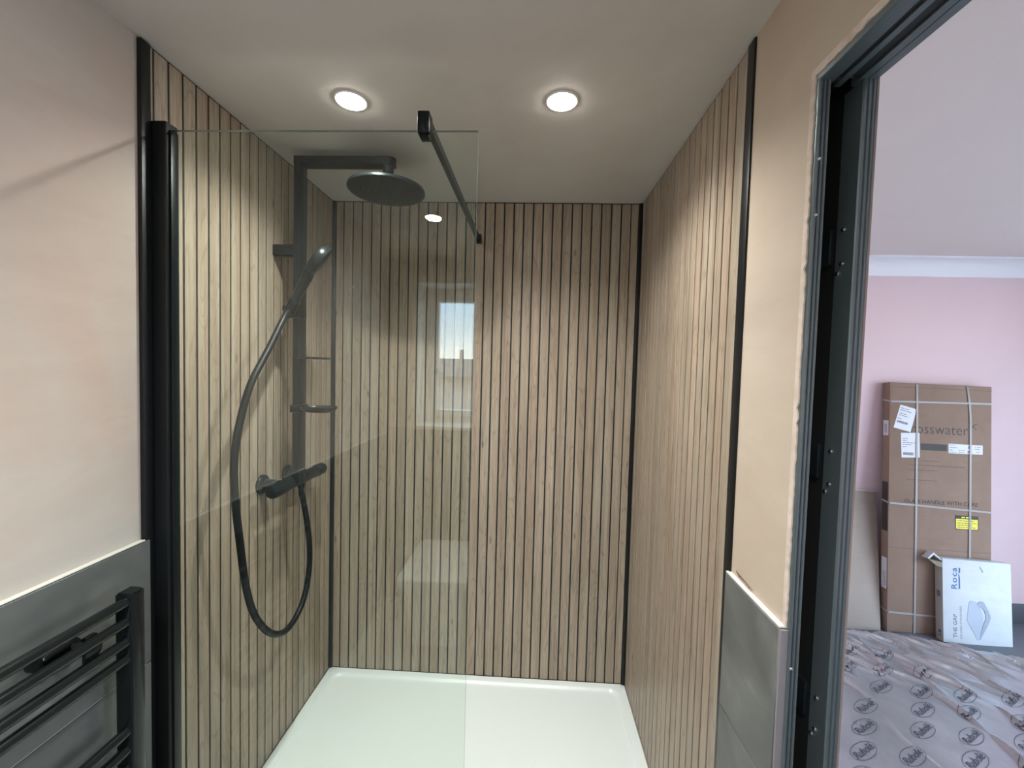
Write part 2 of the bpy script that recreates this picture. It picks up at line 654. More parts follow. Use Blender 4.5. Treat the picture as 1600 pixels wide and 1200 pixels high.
# partition wall: two skins with the door pocket between them, solid above and beyond the opening
wall_right = thing('wall_right', (W, 0, 0), kind='structure')
bm = BM(); box(bm, (W+0.003, -1.1625, ZF), (W+0.022, 0.006, H))
put('bathroom_skin', bm, MT['plaster_right'], wall_right)
bm = BM(); box(bm, (W, -1.150, 0.99), (W+0.006, -0.945, H))
put('plaster_face', bm, MT['plaster_right'], wall_right)
bm = BM(); box(bm, (W, -1.150, DZ+0.012), (XO-0.006, DY2-0.7, H)); box(bm, (W, -0.945, 1.0), (W+.0001, -0.946, 1.001))
put('head_wall', bm, MT['plaster_right'], wall_right)
bm = BM(); box(bm, (W, DY2-0.03, ZF), (XO, WB, DZ+0.012))
put('far_wall', bm, MT['plaster_right'], wall_right)
bm = BM(); box(bm, (1.482, -1.159, ZF), (XO, PINK, H)); box(bm, (XO-0.006, DY2-1.1, DZ+0.012), (XO, -1.159, H)); box(bm, (XO-0.02, -3.0, ZF), (XO, WB, DZ+0.012))
put('bedroom_skin', bm, MT['lilac'], wall_right)
bm = BM(); box(bm, (W+0.022, -1.150, DZ+0.03), (1.482, 0.0, H)); box(bm, (W+0.022, -0.36, ZF), (1.482, -0.30, DZ+0.03))
put('pocket_stop', bm, MT['pocket'], wall_right)
bm = BM(); box(bm, (1.4765, -1.14, ZF), (1.4815, -0.36, DZ+0.03)); box(bm, (W+0.0225, -1.14, ZF), (W+0.027, -0.36, DZ+0.03))
put('pocket_lining', bm, MT['pocket'], wall_right)


def ragged(name, pts, parent, mat, th=0.003, jit=0.006, inward=None, seed=1):
    """a broken plaster lip: list of (inner, outer) point pairs with jitter on the outer side"""
    rnd = random.Random(seed)
    bm = BM()
    rows = []
    for a, b in pts:
        a, b = Vector(a), Vector(b)
        b = a + (b-a)*(1.0 + rnd.uniform(-0.12, 0.10) - (0.3 if rnd.random() < 0.05 else 0))
        n_ = Vector((-1, 0, 0))
        rows.append([bm.verts.new(a + n_*th*0.3), bm.verts.new((a+b)/2 + n_*th*rnd.uniform(0.3, 0.6)), bm.verts.new(b + n_*th*rnd.uniform(0.1, 0.35)), bm.verts.new(b + Vector((0.008, 0, 0)))])
    for A, B in zip(rows, rows[1:]):
        for k in range(3):
            bm.faces.new([A[k], A[k+1], B[k+1], B[k]])
    bmesh.ops.recalc_face_normals(bm, faces=bm.faces[:])
    return put(name, bm, mat, parent)


ragged('plaster_lip', [((W, -1.146, z/110.0), (W, -1.1575, z/110.0)) for z in range(110, int(1.985*110)+1)], wall_right, MT['rough_edge'], seed=4)
ragged('plaster_lip', [((W, -1.148-k*0.010, DZ+0.024), (W, -1.148-k*0.010, DZ+0.010)) for k in range(0, 80)], wall_right, MT['rough_edge'], seed=9)

# window wall behind the camera
wx0, wx1, wz0, wz1 = 0.18, 0.86, 1.052, 1.992
bm = BM()
yb = WB-0.32
for a, b in (((-0.12, yb, ZF), (wx0, WB, H)), ((wx1, yb, ZF), (1.5, WB, H)), ((wx0, yb, ZF), (wx1, WB, wz0)), ((wx0, yb, wz1), (wx1, WB, H))):
    box(bm, a, b)
wall_front = struct('wall_front', bm, MT['plaster'])
# bedroom shell
bm = BM(); box(bm, (1.5, PINK, ZF), (BX1+0.25, PINK+0.12, H)); wall_far = struct('wall_far', bm, MT['pink'])
by0, by1, bz0, bz1 = -2.45, 0.12, ZF+0.06, 2.08
bm = BM()
for a, b in (((BX1, -3.0, ZF), (BX1+0.25, by0, H)), ((BX1, by1, ZF), (BX1+0.25, PINK+0.12, H)), ((BX1, by0, ZF), (BX1+0.25, by1, bz0)), ((BX1, by0, bz1), (BX1+0.25, by1, H))):
    box(bm, a, b)
struct('wall_outer', bm, MT['pink'])
bm = BM(); box(bm, (1.5, -3.12, ZF), (BX1+0.25, -3.0, H)); struct('wall_near', bm, MT['pink'])
# coving along the pink wall and skirting
bm = BM()
poly = [(0, 0), (0, -0.105), (0.008, -0.105), (0.012, -0.085)]
for k in range(7):
    a = math.pi/2*k/6
    poly.append((0.085 - 0.068*math.cos(a), -0.075 + 0.062*math.sin(a)))
poly += [(0.10, -0.010), (0.10, 0)]
prism(bm, poly, lambda u, v, t: Vector((t, PINK-u, H+v)), 1.5, BX1)
struct('trim_1', bm, MT['cove'])
bm = BM()
prism(bm, [(0, 0), (0.016, 0), (0.016, 0.105), (0.008, 0.120), (0, 0.120)], lambda u, v, t: Vector((t, PINK-u, ZF+v)), 3.80, BX1)
struct('baseboard_far', bm, MT['skirting'])

# ------------------------------------------------------------------ slatted shower panels
PITCH = 0.0435
GAP = 0.0066
SL_H = H-0.006


def slat_mesh(width, name='slat'):
    bm = BM()
    w2 = width/2
    d = 0.006
    c = 0.0008
    prism(bm, [(-w2, 0.0034), (-w2, d-c), (-w2+c, d), (w2-c, d), (w2, d-c), (w2, 0.0034)], lambda u, v, t: Vector((u, -v, t)), 0.0, SL_H)
    me = bpy.data.meshes.new(name)
    bm.to_mesh(me)
    bm.free()
    me.materials.append(MT['wood'])
    return me


SLAT = slat_mesh(PITCH-GAP)


def slat(loc, rz, parent, me=SLAT):
    o = bpy.data.objects.new('slat', me)
    COL.objects.link(o)
    o.parent = parent
    o.location = Vector(loc) - parent.location
    o.rotation_euler = (0, 0, rz)
    return o


bm = BM(); box(bm, (0.0, 0.0028, 0.0), (W, 0.006, H)); put('backing_board', bm, MT['groove'], wall_back)
# back wall: 32 slats between the two corner trims
for k in range(32):
    x0 = 0.003 + PITCH*k
    if k == 0:
        slat((0.0285, 0.006, 0.001), 0, wall_back, slat_mesh(0.030))
    elif k == 31:
        slat((1.368, 0.006, 0.001), 0, wall_back, slat_mesh(0.030))
    else:
        slat((x0+PITCH/2, 0.006, 0.001), 0, wall_back)
# left wall (faces +x)
bm = BM(); box(bm, (-0.006, -0.938, 0.0), (-0.0028, 0.006, H)); put('backing_board', bm, MT['groove'], wall_left)
y = -0.926
slat((-0.006, -0.932, 0.001), R(90), wall_left, slat_mesh(0.0085))
for k in range(21):
    slat((-0.006, y+PITCH*(k+0.5), 0.001), R(90), wall_left)
# right wall (faces -x)
bm = BM(); box(bm, (W+0.0028, -0.948, 0.0), (W+0.006, 0.006, H)); put('backing_board', bm, MT['groove'], wall_right)
slat((W+0.006, -0.893, 0.001), R(-90), wall_right, slat_mesh(0.050))
for k in range(19):
    slat((W+0.006, -0.865+PITCH*(k+0.5), 0.001), R(-90), wall_right)
slat((W+0.006, -0.021, 0.001), R(-90), wall_right, slat_mesh(0.030))

# black panel trims
bm = BM(); box(bm, (-0.006, -0.963, 0.0), (0.005, -0.9375, H-0.003), 0.0015); struct('trim_2', bm, MT['black'])
bm = BM(); box(bm, (W-0.005, -0.949, 0.0), (W+0.006, -0.919, H-0.003), 0.0015); struct('trim_3', bm, MT['black'])
bm = BM(); box(bm, (0.0, -0.010, 0.0), (0.0135, 0.006, H-0.003), 0.001); struct('trim_4', bm, MT['black'])
bm = BM(); box(bm, (W-0.0145, -0.010, 0.0), (W, 0.006, H-0.003), 0.001); struct('trim_5', bm, MT['black'])

# ------------------------------------------------------------------ grey wall tiles
def tile(parent, a, b):
    bm = BM()
    box(bm, a, b, 0.0012, 0, 1)
    return put('tile', bm, MT['tile'], parent)


G = 0.0025
rows_l = [(0.7105, 1.016), (0.405, 0.7105), (0.0995, 0.405), (ZF, 0.0995)]
bm = BM(); box(bm, (-0.006, -2.605, ZF), (0.0065, -0.964, 1.013)); put('grout_bed', bm, MT['grout'], wall_left)
bm = BM(); box(bm, (-0.006, -2.605, 1.0163), (0.007, -0.964, 1.0190), 0.0006); put('edge_bead', bm, MT['tile_edge'], wall_left)
for i, (z0, z1) in enumerate(rows_l):
    y1 = -0.951
    cuts = [(-0.972 if i % 2 else -1.272)]
    while cuts[-1] > WB+0.62:
        cuts.append(cuts[-1]-0.6)
    ys = [y1] + cuts + [WB+0.002]
    for a, b in zip(ys, ys[1:]):
        tile(wall_left, (-0.002, b+G/2, z0+G/2), (0.0085, a-G/2, z1-G/2))
rows_r = [(0.685, 0.998), (0.380, 0.685), (0.075, 0.380), (ZF, 0.075)]
bm = BM(); box(bm, (W-0.008, -1.152, ZF), (W+0.006, -0.948, 0.995)); put('grout_bed', bm, MT['grout'], wall_right)
bm = BM(); box(bm, (W-0.0105, -1.155, 0.9985), (W+0.004, -0.945, 1.002), 0.0006); put('edge_bead', bm, MT['tile_edge'], wall_right)
bm = BM(); box(bm, (W-0.0105, -1.1615, ZF), (W+0.004, -1.156, 0.998), 0.0006); put('end_bead', bm, MT['tile_end'], wall_right)
for z0, z1 in rows_r:
    tile(wall_right, (W-0.011, -1.155, z0+G/2), (W+0.001, -0.944, z1-G/2))
for z0, z1 in ((0.742, 1.05), (0.437, 0.742), (0.132, 0.437), (ZF, 0.132)):
    for x0, x1 in ((0.009, 0.6), (0.6, 1.2), (1.2, 1.398)):
        tile(wall_front, (x0+G/2, WB, z0+G/2), (x1-G/2, WB+0.009, z1-G/2))
bm = BM(); box(bm, (0.009, WB, ZF), (1.398, WB+0.006, 1.05)); put('grout_bed', bm, MT['grout'], wall_front)

# scuff left by a peeled strip of plaster above the right-hand tiles
bm = BM()
rnd = random.Random(3)
for k in range(7):
    y0 = -0.972 - k*0.009
    tube(bm, [(W-0.0005, y0, 1.012-k*0.0012+rnd.uniform(0, .004)), (W-0.004, y0-0.008, 1.018-k*0.001), (W-0.0005, y0-0.017, 1.008)], [0.0006, 0.0014, 0.0006], 5)
put('plaster_scuff', bm, MT['ink_soft'], wall_right)

# ------------------------------------------------------------------ window behind the camera
win = thing('window_1', (wx0, WB, wz0), kind='structure')
bm = BM()
box(bm, (wx0-0.012, WB-0.22, wz0-0.012), (wx1+0.012, WB+0.022, wz0+0.010), 0.004)
put('window_sill', bm, MT['reveal'], win)
bm = BM()
box(bm, (wx0, WB-0.22, wz0+0.01), (wx0+0.006, WB, wz1)); box(bm, (wx1-0.006, WB-0.22, wz0+0.01), (wx1, WB, wz1)); box(bm, (wx0, WB-0.22, wz1-0.006), (wx1, WB, wz1))
put('window_reveal', bm, MT['reveal'], win)
yf0, yf1 = WB-0.27, WB-0.21


def frame_rect(bm, x0, x1, z0, z1, t_, y0, y1, bev=0.004):
    box(bm, (x0, y0, z0), (x0+t_, y1, z1), bev); box(bm, (x1-t_, y0, z0), (x1, y1, z1), bev)
    box(bm, (x0+t_*0.9, y0, z0), (x1-t_*0.9, y1, z0+t_), bev); box(bm, (x0+t_*0.9, y0, z1-t_), (x1-t_*0.9, y1, z1), bev)


bm = BM(); frame_rect(bm, wx0, wx1, wz0, wz1, 0.050, yf0, yf1); put('window_frame', bm, MT['upvc'], win)
bm = BM(); frame_rect(bm, wx0+0.045, wx1-0.045, wz0+0.045, wz1-0.045, 0.050, yf0+0.004, yf1+0.012)
sash = put('sash', bm, MT['upvc'], win)
bm = BM(); box(bm, (wx0+0.09, yf0+0.025, wz0+0.09), (wx1-0.09, yf0+0.029, wz1-0.09)); put('pane', bm, MT['pane_bath'], sash)
bm = BM()
box(bm, (0.430, yf1+0.010, 1.45), (0.455, yf1+0.022, 1.57), 0.004)
tube(bm, [(0.4425, yf1+0.018, 1.545), (0.4425, yf1+0.05, 1.545), (0.446, yf1+0.055, 1.50), (0.452, yf1+0.055, 1.44)], [0.009, 0.009, 0.008, 0.007], 10)
put('window_handle', bm, MT['upvc'], win)

# bedroom window (out of the frame to the right; glazing enlarged to door height to let in more daylight)
win2 = thing('window_2', (BX1, by0, bz0), kind='structure')
bm = BM()
for a, b in ((by0, by0+0.06), (by1-0.06, by1), ((by0+by1)/2-0.035, (by0+by1)/2+0.035)):
    box(bm, (BX1+0.14, a, bz0), (BX1+0.20, b, bz1), 0.004)
box(bm, (BX1+0.14, by0, bz0), (BX1+0.20, by1, bz0+0.06), 0.004); box(bm, (BX1+0.14, by0, bz1-0.06), (BX1+0.20, by1, bz1), 0.004)
put('window_frame', bm, MT['upvc'], win2)
bm = BM(); box(bm, (BX1-0.02, by0-0.03, bz0-0.02), (BX1+0.14, by1+0.03, bz0+0.003), 0.004); put('window_sill', bm, MT['reveal'], win2)
for a, b in ((by0+0.06, (by0+by1)/2-0.035), ((by0+by1)/2+0.035, by1-0.06)):
    bm = BM(); box(bm, (BX1+0.165, a, bz0+0.06), (BX1+0.169, b, bz1-0.06)); put('pane', bm, MT['pane'], win2)

# what lies outside the bathroom window: ground and a neighbour's house
bm = BM(); box(bm, (-25, -40, -3.1), (30, 25, -3.0)); tag(put('ground', bm, MT['ground']), kind='structure')
house = thing('house', (0.5, -12.0, -3.0), label='pale brick house seen through the bathroom window', cat='house')
bm = BM(); box(bm, (-5.5, -18, -3.0), (6.5, -12, 1.1)); put('wall', bm, MT['brick'], house)
bm = BM(); prism(bm, [(-18.4, 1.05), (-11.6, 1.05), (-11.6, 1.15), (-15, 1.7), (-18.4, 1.15)], lambda u, v, t: Vector((t, u, v)), -5.8, 6.8); put('roof', bm, MT['roof_tile'], house)
for x_ in (-3.2, 3.0):
    bm = BM(); frame_rect(bm, x_, x_+1.2, -0.4, 0.9, 0.07, -12.03, -11.97); f1 = put('window', bm, MT['upvc'], house)
    bm = BM(); box(bm, (x_+0.06, -12.02, -0.34), (x_+1.14, -12.0, 0.84)); put('pane', bm, MT['galv_dark'], f1)

# ------------------------------------------------------------------ pocket-door frame
door = thing('door_1', (W, DY, ZF), kind='structure')


def jamb_stud(x0, x1, y_, zt):
    """lipped channel seen end on: ribbed front face and two flanges"""
    bm = BM()
    wd = x1-x0
    prof = [(x0, 0.045), (x0, 0.002), (x0+0.002, 0), (x0+wd*0.26, 0), (x0+wd*0.32, 0.0025), (x0+wd*0.38, 0.0025), (x0+wd*0.44, 0),
            (x0+wd*0.60, 0), (x0+wd*0.66, 0.0025), (x0+wd*0.72, 0.0025), (x0+wd*0.78, 0), (x1-0.002, 0), (x1, 0.002), (x1, 0.045)]
    prism(bm, prof, lambda u, v, t: Vector((u, y_+v, t)), ZF, zt)
    return put('jamb_channel', bm, MT['galv'], door)


jamb_stud(W+0.002, W+0.0215, DY, DZ+0.004)
jamb_stud(1.4735, 1.4955, DY-0.002, DZ)
bm = BM(); box(bm, (1.4958, DY-0.001, ZF), (1.5002, DY+0.006, DZ+0.004), 0.0008); put('board_edge', bm, MT['raw_board'], door)
# head track: a lipped metal channel with two slots
bm = BM()
yA, yB = DY+0.6, DY2
prof = [(1.4015, 0.05), (1.4015, 0.001), (1.4025, 0), (1.4285, 0), (1.4285, 0.028), (1.4385, 0.028), (1.4385, 0.0), (1.449, 0.0),
        (1.449, 0.028), (1.4675, 0.028), (1.4675, 0.0), (1.480, 0.0), (1.481, 0.002), (1.482, 0.0), (1.4965, 0.0), (1.4985, 0.002), (1.4985, 0.05)]
prism(bm, prof, lambda u, v, t: Vector((u, t, DZ+v)), DY+0.02, yB)
put('head_track', bm, MT['galv'], door)
bm = BM(); box(bm, (1.4287, yB, DZ+0.003), (1.4383, DY, DZ+0.027)); box(bm, (1.4492, yB, DZ+0.003), (1.4673, DY, DZ+0.027)); put('slot_shade_fill', bm, MT['groove'], door)  # black fill stands in for the shade inside the slots
jb = BM(); box(jb, (W+0.002, DY2-0.03, ZF), (1.4985, DY2, DZ+0.004), 0.001); put('closing_jamb', jb, MT['galv'], door)
# cross bars inside the pocket, with their screws
for zc in (1.695, 1.298, 0.836, 0.40):
    bm = BM(); box(bm, (1.4690, -1.112, zc-0.032), (1.4765, -0.37, zc+0.032), 0.001)
    cb = put('cross_bar', bm, MT['galv_dark'], door)
    bm = BM(); box(bm, (W+0.027, -1.112, zc-0.032), (W+0.033, -0.37, zc+0.032), 0.001); put('cross_bar', bm, MT['galv_dark'], door)
    for dz, dy in ((0.024, -1.139), (-0.036, -1.139), (-0.052, -1.130)):
        bm = BM(); lathe(bm, (1.4735, dy, zc+dz), (-1, 0, 0), [(0.0, 0.0035), (0.0022, 0.0033), (0.0038, 0.002), (0.0042, 0.0)], 10)
        put('screw', bm, MT['screw'], door)
for z_ in (1.83, 1.735, 0.93):
    bm = BM(); lathe(bm, (W+0.008, DY+0.0005, z_), (0, -1, 0), [(0.0, 0.0022), (0.002, 0.002), (0.0034, 0.0)], 10); put('screw', bm, MT['screw'], door)

# ================================================================== THINGS
# ------------------------------------------------------------------ shower tray
tray = thing('shower_tray', (0.7, -0.46, ZF), label='low white shower tray with a raised rim under the glass screen', cat='shower tray')
bm = BM()
loops = []
for inset, z, rad in ((0.0, ZF, 0.004), (0.0, -0.004, 0.010), (0.004, 0.0, 0.012), (0.033, 0.0, 0.045), (0.036, -0.0012, 0.045), (0.040, -0.0075, 0.045), (0.047, -0.0105, 0.042),
                      (0.060, -0.0115, 0.04), (0.35, -0.022, 0.05)):
    p = rrect(inset, -0.93+inset, 1.4-inset, 0.0-inset, max(rad, 0.004), 6)
    loops.append([bm.verts.new((x, y, z)) for x, y in p])
for A, B in zip(loops, loops[1:]):
    n = len(A)
    for k in range(n):
        q = bm.faces.new([A[k], A[(k+1) % n], B[(k+1) % n], B[k]])
bm.faces.new(loops[-1])
bm.faces.new(loops[0][::-1])
bmesh.ops.recalc_face_normals(bm, faces=bm.faces[:])
put('tray_body', bm, MT['tray'], tray)
bm = BM(); lathe(bm, (0.7, -0.76, -0.0225), (0, 0, 1), [(0.056, 0), (0.056, 0.004), (0.050, 0.007), (0.0, 0.008)], 32); put('waste_cover', bm, MT['tray'], tray)

# ------------------------------------------------------------------ glass screen
GY = -0.914
GT = 2.012
screen = thing('shower_screen', (0.4, GY, 0.0), label='clear glass shower screen with black wall channel and black support arm', cat='shower screen')
bm = BM()
box(bm, (0.010, GY-0.004, 0.004), (0.786, GY+0.004, GT))
for q in bm.faces:
    q.material_index = 0 if abs(q.normal.y) > 0.9 else 1
put('glass_pane', bm, [MT['glass'], MT['glass_edge']], screen)
bm = BM()
prof = [(0.0015, -0.0175), (0.036, -0.0175), (0.0385, -0.0155), (0.0385, 0.0155), (0.036, 0.0175), (0.0015, 0.0175)]
prism(bm, prof, lambda u, v, t: Vector((u, GY+v-0.004, t)), 0.001, GT+0.012)
put('wall_channel', bm, MT['black'], screen)
bm = BM(); box(bm, (0.0382, GY-0.012, 0.001), (0.0435, GY+0.010, GT-0.004), 0.001); put('glazing_gasket', bm, MT['black_satin'], screen)
bm = BM(); box(bm, (0.645, GY-0.022, 1.998), (0.674, GY+0.012, 2.048), 0.003); box(bm, (0.650, GY-0.016, 1.990), (0.672, GY+0.006, 1.999), 0.001)
put('glass_clamp', bm, MT['black_satin'], screen)
bm = BM()
p0, p1 = Vector((0.665, GY+0.008, 2.030)), Vector((0.672, -0.014, 2.030))
for q, (z0, z1, xw) in enumerate(((-0.011, 0.011, 0.007),)):
    prism(bm, [(-xw, z0), (xw, z0), (xw, z1), (-xw, z1)], lambda u, v, t: p0.lerp(p1, t) + Vector((u, 0, v)), 0, 1)
put('support_arm', bm, MT['black_satin'], screen)
bm = BM(); box(bm, (0.661, -0.034, 2.014), (0.685, 0.0, 2.048), 0.002); put('wall_socket', bm, MT['black'], screen)

# ------------------------------------------------------------------ shower column on the left wall
CY = -0.44
VX, VZ = 0.075, 1.022
shower = thing('shower_mixer', (0.0, CY, VZ), label='black exposed shower set with flat rail, round overhead rose and bar valve', cat='shower')
bm = BM(); box(bm, (0.077, CY-0.0225, VZ+0.012), (0.102, CY+0.0225, 2.175), 0.002); put('riser_rail', bm, MT['black_satin'], shower)
bm = BM()
arm = [(0.077, -0.0225), (0.41, -0.0225)] + [(0.41+0.0225*math.sin(R(a)), -0.0225*math.cos(R(a))) for a in range(15, 180, 15)] + [(0.41, 0.0225), (0.077, 0.0225)]
prism(bm, arm, lambda u, v, t: Vector((u, CY+v, t)), 2.150, 2.176)
put('overhead_arm', bm, MT['black_satin'], shower)
HX, HY, HZ = 0.405, -0.452, 2.062
bm = BM(); lathe(bm, (HX, CY, HZ+0.008), (0, 0, 1), [(0.020, 0), (0.020, 0.006), (0.013, 0.012), (0.013, 0.05), (0.019, 0.055), (0.019, 0.082)], 24); put('swivel_joint', bm, MT['black_satin'], shower)
bm = BM(); lathe(bm, (HX, HY, HZ-0.008), (0, 0, 1), [(0.0, 0.0), (0.118, 0.0), (0.122, 0.001), (0.128, 0.002), (0.131, 0.005), (0.131, 0.012), (0.129, 0.015), (0.05, 0.017), (0.0, 0.018)], 64)
rose = put('overhead_rose', bm, MT['black_satin'], shower)
bm = BM()
for ring, cnt in ((0.02, 6), (0.04, 12), (0.06, 18), (0.08, 24), (0.10, 30)):
    for k in range(cnt):
        a = 2*math.pi*k/cnt
        lathe(bm, (HX+ring*math.cos(a), HY+ring*math.sin(a), HZ-0.0095), (0, 0, 1), [(0.0, 0.0), (0.0016, 0.0), (0.0022, 0.002)], 6)
nz = put('nozzles', bm, MT['black'], rose); nz['kind'] = 'stuff'
# wall bracket of the rail
bm = BM(); box(bm, (0.0, CY-0.019, 1.833), (0.080, CY+0.019, 1.871), 0.002); put('wall_bracket', bm, MT['black_satin'], shower)
# valve bar
bm = BM()
lathe(bm, (VX, -0.565, VZ), (0, 1, 0), [(0.0, -0.018), (0.016, -0.018), (0.022, -0.014), (0.0245, -0.006), (0.0245, 0.055), (0.022, 0.057)], 32)
put('temperature_knob', bm, MT['black_satin'], shower)
bm = BM(); lathe(bm, (VX, -0.508, VZ), (0, 1, 0), [(0.0215, 0), (0.0215, 0.215), (0.0205, 0.217)], 32); put('valve_body', bm, MT['black_satin'], shower)
bm = BM(); lathe(bm, (VX, -0.292, VZ), (0, 1, 0), [(0.021, 0), (0.0235, 0.002), (0.0235, 0.045), (0.021, 0.054), (0.012, 0.060), (0.0, 0.062)], 32); put('flow_knob', bm, MT['black_satin'], shower)
bm = BM(); tube(bm, [(VX, -0.545, VZ+0.0245), (VX, -0.545, VZ+0.030)], 0.004, 10); put('stop_button', bm, MT['black'], shower)
for yv in (-0.515, -0.365):
    bm = BM()
    lathe(bm, (0.0, yv, VZ+0.006), (1, 0, 0), [(0.034, 0.0), (0.034, 0.006), (0.031, 0.010), (0.0185, 0.014), (0.0175, 0.05), (0.0175, VX)], 32)
    put('wall_union', bm, MT['black_satin'], shower)
bm = BM(); box(bm, (0.077, CY-0.024, VZ-0.002), (0.104, CY+0.024, VZ+0.045), 0.003); put('rail_foot', bm, MT['black_satin'], shower)
bm = BM(); lathe(bm, (VX+0.006, -0.408, VZ-0.016), (0, 0, -1), [(0.0125, 0.0), (0.0125, 0.014), (0.010, 0.018), (0.0085, 0.045), (0.0065, 0.048)], 20); put('hose_outlet', bm, MT['black_satin'], shower)
# the two little shelves on the rail
bm = BM(); box(bm, (0.098, CY-0.030, 1.4680), (0.190, CY+0.030, 1.4760), 0.002); put('rail_shelf', bm, MT['black_satin'], shower)
bm = BM()
prof = [(0.0, 0.0), (0.70, 0.0), (0.86, 0.004), (0.96, 0.010), (1.0, 0.017), (0.985, 0.019), (0.93, 0.013), (0.82, 0.009), (0.0, 0.008)]
rings = []
for f_, z in prof:
    rings.append([bm.verts.new((0.170+f_*x, CY-0.012+f_*y, 1.280+z)) for x, y in stadium(0.128, 0.092, 10)])
for A, B in zip(rings, rings[1:]):
    for k in range(len(A)):
        try:
            q = bm.faces.new([A[k], A[(k+1) % len(A)], B[(k+1) % len(A)], B[k]]); q.smooth = True
        except ValueError:
            pass
bmesh.ops.remove_doubles(bm, verts=bm.verts[:], dist=1e-6)
bmesh.ops.recalc_face_normals(bm, faces=bm.faces[:])
dish = put('soap_dish', bm, MT['black_satin'], shower)
bm = BM(); box(bm, (0.070, CY-0.027, 1.276), (0.110, CY+0.027, 1.304), 0.003); put('dish_clamp', bm, MT['black_satin'], shower)
# handset holder
bm = BM(); box(bm, (0.066, CY-0.028, 1.612), (0.104, CY+0.0235, 1.660), 0.004)
lathe(bm, (0.066, -0.472, 1.642), (0, -1, 0), [(0.014, -0.02), (0.014, 0.012), (0.012, 0.016), (0.0, 0.017)], 24)
put('handset_slider', bm, MT['black_satin'], shower)
bm = BM()
hd = Vector((0.50, -0.08, 0.86)).normalized()
hb = Vector((0.090, -0.498, 1.640))
lathe(bm, hb - hd*0.012, hd, [(0.013, 0.0), (0.0185, 0.001), (0.0195, 0.046), (0.0135, 0.047)], 20)
put('handset_cup', bm, MT['black_satin'], shower)

# hand shower with its hose (sits in the holder)
hand = thing('hand_shower', hb, label='black hand shower resting in the rail holder with long looped hose', cat='hand shower')
bm = BM()
hp = [hb - hd*0.008, hb + hd*0.02, hb + hd*0.09, hb + hd*0.145]
tube(bm, catmull(hp, 5), [0.0135 + 0.005*i/15 for i in range(16)], 16)
put('handle', bm, MT['black_satin'], hand)
bm = BM()
dd = Vector((0.62, -0.02, 0.78)).normalized()
nn = Vector((0.74, 0.40, -0.54)); nn = (nn - dd*nn.dot(dd)).normalized()
hc = hb + hd*0.150 + dd*0.048
lathe(bm, hc - nn*0.020, nn, [(0.0, 0.0), (0.040, 0.001), (0.050, 0.004), (0.054, 0.010), (0.055, 0.030), (0.0535, 0.034), (0.049, 0.036), (0.0, 0.036)], 48)
put('spray_head', bm, MT['black_satin'], hand)
bm = BM(); lathe(bm, hc + nn*0.0155, nn, [(0.043, 0.0), (0.043, 0.0015), (0.0, 0.002)], 40); put('spray_plate', bm, MT['black'], hand)
hose_yz = [(-0.541, 1.618), (-0.634, 1.496), (-0.718, 1.389), (-0.765, 1.281), (-0.788, 1.175), (-0.784, 1.064), (-0.764, 0.928), (-0.737, 0.781),
           (-0.693, 0.666), (-0.612, 0.563), (-0.521, 0.522), (-0.43, 0.560), (-0.385, 0.653), (-0.382, 0.765), (-0.405, 0.876)]
hp = [hb - hd*0.01, hb - hd*0.03] + [(0.100, a, b) for a, b in hose_yz] + [(VX+0.010, -0.408, VZ-0.058)]
bm = BM(); tube(bm, catmull(hp, 8), 0.0102, 14); put('hose', bm, MT['hose'], hand, smooth=False)
bm = BM(); tube(bm, [hb - hd*0.035, hb - hd*0.006], [0.0098, 0.0118], 14); put('hose_nut', bm, MT['black_satin'], hand)

# ------------------------------------------------------------------ towel radiator
rad = thing('towel_radiator', (0.07, -1.35, 0.3), label='black ladder towel radiator on the grey tiled left wall', cat='radiator')
for yu in (-1.0585, -1.5585):
    bm = BM()
    prof = [(0.046, -0.018), (0.072, -0.018), (0.080, -0.014), (0.083, -0.006), (0.083, 0.006), (0.080, 0.014), (0.072, 0.018), (0.046, 0.018)]
    prism(bm, prof, lambda u, v, t: Vector((u, yu+v, t)), 0.05, 0.9455)
    # slightly domed cap
    prism(bm, [(0.048, -0.015), (0.070, -0.015), (0.078, -0.010), (0.080, 0), (0.078, 0.010), (0.070, 0.015), (0.048, 0.015)], lambda u, v, t: Vector((u, yu+v, t)), 0.9455, 0.9485)
    put('upright', bm, MT['rad'], rad)
for zr in (0.9300, 0.8860, 0.8420, 0.8045, 0.641, 0.600, 0.557, 0.516, 0.36, 0.32, 0.28, 0.24):
    bm = BM(); tube(bm, [(0.066, -1.545, zr), (0.066, -1.0745, zr)], 0.0108, 16)
    put('rail', bm, MT['rad'], rad)
for yk, zk in ((-1.135, 0.866), (-1.48, 0.866)):
    bm = BM()
    lathe(bm, (0.0085, yk, zk), (1, 0, 0), [(0.020, 0), (0.020, 0.004), (0.012, 0.008), (0.012, 0.044), (0.017, 0.046), (0.017, 0.052), (0.0, 0.054)], 20)
    box(bm, (0.046, yk-0.011, zk-0.030), (0.058, yk+0.011, zk+0.030), 0.002)
    put('wall_bracket', bm, MT['rad'], rad)
bm = BM(); box(bm, (0.0085, -1.215, 0.872), (0.050, -1.165, 0.905), 0.006)
put('fixing_block', bm, MT['rad'], rad)

